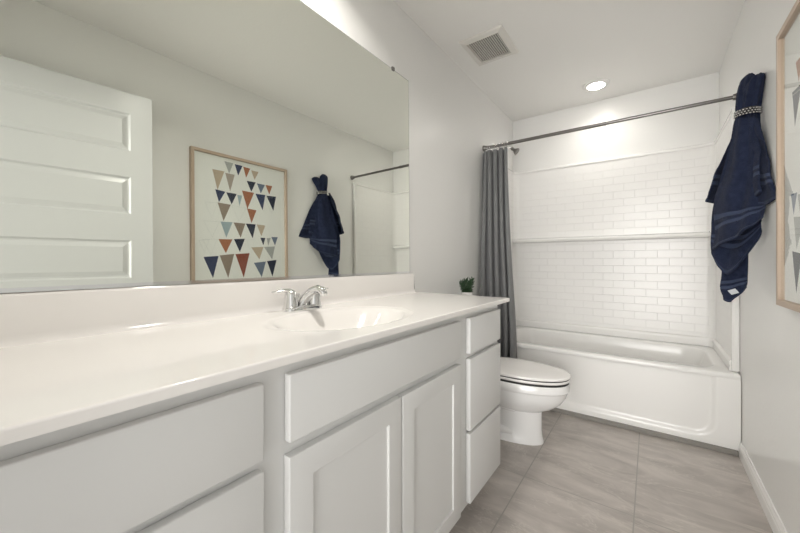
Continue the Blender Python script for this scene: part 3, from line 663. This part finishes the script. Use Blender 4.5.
patch(bm, PE, 30, 70, 0.004, 1.2, 4.4)
PF = [[(1.48, 2.12, 1.73), (1.485, 2.17, 1.74), (1.485, 2.25, 1.745)], [(1.485, 2.07, 1.62), (1.48, 2.19, 1.64), (1.48, 2.31, 1.65)], [(1.485, 2.03, 1.50), (1.48, 2.20, 1.51), (1.475, 2.37, 1.51)], [(1.49, 2.01, 1.37), (1.475, 2.20, 1.33), (1.465, 2.405, 1.375)]]
patch(bm, PF, 40, 70, 0.010, 2.2, 5.1)
# gathered top above the band: two lobes of folded cloth over the hook
def bunch(bm, spine, radii, n=72, seed=0.0, folds=7):
    uvl = bm.loops.layers.uv.verify(); SP = [Vector((p_[0] + 0.008, p_[1] + 0.062, p_[2] + 0.03 * (p_[2] - 1.0857))) for p_ in spine]; K = 40; R = []
    for j in range(K + 1):
        t = j / K; c = samp(SP, t); r = samp([Vector((a, b, 0)) for a, b in radii], t); ring = []
        for i in range(n):
            a = 2 * PI * i / n; w = 1 + 0.13 * math.sin(folds * a + seed + 1.5 * t) + 0.10 * noise.noise(Vector((math.cos(a) * 2, math.sin(a) * 2, t * 2 + seed)))
            q = Vector((c.x + max(r.x, 0.001) * w * math.cos(a), c.y + max(r.y, 0.001) * w * math.sin(a), c.z)); q.x = min(q.x, W - 0.003)
            ring.append(bm.verts.new(q + Vector((0, 0, 0.0)) + Vector((1, 1, 1)) * 0.0008 * noise.noise(q * 150)))
        R.append(ring)
    for a, b in zip(R, R[1:]):
        for i in range(n): bm.faces.new((a[i], a[(i + 1) % n], b[(i + 1) % n], b[i]))
    bm.faces.new(R[0]); bm.faces.new(R[-1])
bunch(bm, [(1.468, 2.185, 1.65), (1.468, 2.18, 1.74), (1.468, 2.18, 1.80), (1.472, 2.19, 1.86), (1.478, 2.20, 1.91), (1.481, 2.20, 1.935)], [(0.04, 0.05), (0.033, 0.034), (0.033, 0.040), (0.032, 0.044), (0.027, 0.038), (0.010, 0.016)], seed=1.0)
bunch(bm, [(1.480, 2.17, 1.66), (1.480, 2.17, 1.74), (1.484, 2.155, 1.80), (1.492, 2.135, 1.85), (1.498, 2.125, 1.877), (1.50, 2.125, 1.896)], [(0.03, 0.03), (0.028, 0.03), (0.032, 0.040), (0.034, 0.052), (0.031, 0.048), (0.012, 0.022)], seed=3.0, folds=6)
tw = thing('bath_towel', 'navy terry towel gathered by a band and hung on the right wall', 'towel', (1.48, 2.16, 0.9))
obj('towel_cloth', bm, M['towel'], tw, smooth='all')
bm = NB(); q0 = Vector((1.425, 2.327, 0.941))
e1 = Vector((0.026, -0.008, 0.012)); e2 = Vector((0.014, -0.004, -0.020)); nn = e1.cross(e2).normalized(); 
if nn.y > 0: nn = -nn
q0 += nn * 0.012
c8 = [bm.verts.new(q0 + a + nn * d) for d in (0, 0.0012) for a in (Vector(), e1, e1 + e2, e2)]
for f in ((0, 1, 2, 3), (4, 7, 6, 5), (0, 4, 5, 1), (1, 5, 6, 2), (2, 6, 7, 3), (3, 7, 4, 0)): bm.faces.new([c8[i] for i in f])
obj('care_label', bm, M['label'], tw, label='small pale grey cloth care label')
# beaded band: braided rows of metal beads
bm = NB()
for rI, zz in enumerate((-0.010, 0.0, 0.010)):
    for i in range(24):
        a = 2 * PI * (i + 0.5 * (rI % 2)) / 24
        c = Vector((1.478 + 0.042 * math.cos(a), 2.228 + 0.050 * math.sin(a), 1.772 + zz + 0.05 * 0.12 * math.sin(a)))
        bmesh.ops.create_icosphere(bm, subdivisions=1, radius=0.0056, matrix=Matrix.Translation(c))
rb = [(1.478 + 0.038 * math.cos(2 * PI * i / 40), 2.228 + 0.046 * math.sin(2 * PI * i / 40)) for i in range(40)]
rc = [(1.478 + 0.035 * math.cos(2 * PI * i / 40), 2.228 + 0.043 * math.sin(2 * PI * i / 40)) for i in range(40)]
rows = [[bm.verts.new((x, y, z)) for x, y in L_] for L_, z in ((rb, 1.758), (rb, 1.786), (rc, 1.786), (rc, 1.758))]
for a in range(4):
    for i in range(40): bm.faces.new((rows[a][i], rows[a][(i + 1) % 40], rows[(a + 1) % 4][(i + 1) % 40], rows[(a + 1) % 4][i])).material_index = 1
tag(obj('towel_band', bm, [M['bright'], M['gapdark']], smooth='all'), 'silver beaded band wrapped around the neck of the navy towel', 'towel band')

# ================================================================= CEILING FIXTURES
ve = thing('exhaust_vent', 'square white exhaust fan grille on the ceiling', 'vent', (0.266, 2.148, H))
vx0, vx1, vy0, vy1 = 0.126, 0.406, 1.984, 2.31
bm = NB()
def vr(a, d): return [(vx0 + a, vy0 + a, H - d), (vx1 - a, vy0 + a, H - d), (vx1 - a, vy1 - a, H - d), (vx0 + a, vy1 - a, H - d)]
RG = [vr(0, 0.0005), vr(0, 0.004), vr(0.006, 0.010), vr(0.036, 0.018), vr(0.040, 0.016), vr(0.040, 0.0005)]
VV = [[bm.verts.new(p_) for p_ in r] for r in RG]
for a in range(6):
    for i in range(4): bm.faces.new((VV[a][i], VV[a][(i + 1) % 4], VV[(a + 1) % 6][(i + 1) % 4], VV[(a + 1) % 6][i]))
obj('grille_frame', bm, M['vent'], ve)
bm = NB()
gx0, gx1 = vx0 + 0.040, vx1 - 0.040; n = 15
for i in range(n):
    x = gx0 + (gx1 - gx0) * (i + 0.5) / n
    box(bm, x - 0.0024, x + 0.0024, vy0 + 0.039, vy1 - 0.039, H - 0.016, H - 0.008)
obj('louvres', bm, M['vent'], ve)
obj('shade_backing', bx(gx0, gx1, vy0 + 0.040, vy1 - 0.040, H - 0.0035, H - 0.0008), M['dark'], ve)  # dark sheet on the ceiling, painted as the shade between the louvres

LX, LY = 0.765, 3.109
rl = thing('recessed_light', 'round white recessed ceiling light above the bathtub', 'ceiling light', (LX, LY, H))
bm = NB(); lathe(bm, (LX, LY, H - 0.0005), [(0.094, 0), (0.094, -0.004), (0.088, -0.009), (0.070, -0.013), (0.062, -0.012), (0.060, -0.002)], n=48); obj('trim_ring', bm, M['trim'], rl, smooth=True)
bm = NB(); lathe(bm, (LX, LY, H - 0.004), [(0.0605, 0), (0.0605, -0.007), (0.05, -0.010), (0, -0.012)], n=40); obj('lens', bm, M['lamp'], rl, smooth=True)
ld = bpy.data.lights.new('can_lamp', 'AREA'); ld.shape = 'DISK'; ld.size = 0.125; ld.spread = math.radians(140); ld.energy = CAN_POWER; ld.color = (1.0, 0.965, 0.915)
lo = bpy.data.objects.new('can_lamp', ld); COL.objects.link(lo); lo.location = (LX, LY, H - 0.0175); lo.parent = rl; lo.matrix_parent_inverse = Matrix.Translation(rl.location).inverted()

rl2 = rl.copy(); COL.objects.link(rl2); rl2.location = (0.40, 0.82, H)
rl2['label'] = 'round white recessed ceiling light directly above the vanity basin'
for ch in list(rl.children):
    c = ch.copy(); COL.objects.link(c); c.parent = rl2; c.matrix_parent_inverse = ch.matrix_parent_inverse.copy()
    if c.type == 'LIGHT': c.data = ch.data.copy(); c.data.energy = NEAR_CAN_POWER
for o_ in (rl, rl2): o_['group'] = 'recessed ceiling lights'

# ================================================================= ENTRY DOOR, open against the right wall
D0, D1, DT = Vector((1.436, -0.055)), Vector((1.360, 0.789)), 0.035   # hinge and free edge of the face towards the room
dd = (D1 - D0); DW = dd.length; ang = math.atan2(dd.y, dd.x)
dr = bpy.data.objects.new('door_1', None); COL.objects.link(dr); dr.location = (D0.x, D0.y, 0.0); dr.rotation_euler = (0, 0, ang); dr['kind'] = 'structure'
DH0, DH1 = 0.012, 2.095
bm = NB()
px0, px1 = 0.105, DW - 0.105
zs_ = [(1.973 - 0.372 * k - 0.22, 1.973 - 0.372 * k) for k in range(5)]
# local frame: x along the door, +y is towards the room face
def quadf(vs): bm.faces.new([bm.verts.new(v) for v in vs])
edges = [DH0] + [z for a, b in reversed(zs_) for z in (a, b)] + [DH1]
for yf in (0.0, -DT):
    s = 1 if yf == 0 else -1
    quadf([(0, yf, DH0), (px0, yf, DH0), (px0, yf, DH1), (0, yf, DH1)]); quadf([(px1, yf, DH0), (DW, yf, DH0), (DW, yf, DH1), (px1, yf, DH1)])
    for k in range(0, len(edges), 2): quadf([(px0, yf, edges[k]), (px1, yf, edges[k]), (px1, yf, edges[k + 1]), (px0, yf, edges[k + 1])])
    for a, b in zs_:
        prof = [(0, 0), (0.004, -0.003), (0.010, -0.009), (0.018, -0.009), (0.040, -0.002)]
        RR_ = [[(px0 + o_, yf + s * d, a + o_), (px1 - o_, yf + s * d, a + o_), (px1 - o_, yf + s * d, b - o_), (px0 + o_, yf + s * d, b - o_)] for o_, d in prof]
        VVV = [[bm.verts.new(v) for v in r] for r in RR_]
        for r0, r1 in zip(VVV, VVV[1:]):
            for i in range(4): bm.faces.new((r0[i], r0[(i + 1) % 4], r1[(i + 1) % 4], r1[i]))
        bm.faces.new(VVV[-1])
quadf([(0, 0, DH0), (DW, 0, DH0), (DW, -DT, DH0), (0, -DT, DH0)]); quadf([(0, 0, DH1), (DW, 0, DH1), (DW, -DT, DH1), (0, -DT, DH1)])
quadf([(0, 0, DH0), (0, -DT, DH0), (0, -DT, DH1), (0, 0, DH1)]); quadf([(DW, 0, DH0), (DW, -DT, DH0), (DW, -DT, DH1), (DW, 0, DH1)])
bmesh.ops.remove_doubles(bm, verts=bm.verts, dist=0.0001)
def local(o, par): o.parent = par; o.matrix_parent_inverse = Matrix(); o.location = (0, 0, 0); return o
local(obj('door_panel', bm, M['doorp']), dr)
bm = NB()
for s in (1, -1):
    y0 = 0 if s > 0 else -DT
    lathe(bm, (DW - 0.06, y0, 0.90), [(0.030, s * 0.0005), (0.030, s * 0.006), (0.013, s * 0.010), (0.011, s * 0.028), (0.026, s * 0.038), (0.027, s * 0.050), (0.016, s * 0.060), (0, s * 0.061)], n=24, ax='y')
local(obj('door_knob', bm, M['nickel'], smooth=True), dr)
bm = NB()
for z in (0.25, 1.05, 1.85): lathe(bm, (-0.004, 0.004, z), [(0.006, 0), (0.006, 0.09)], n=12)
local(obj('hinges', bm, M['nickel'], smooth=True), dr)
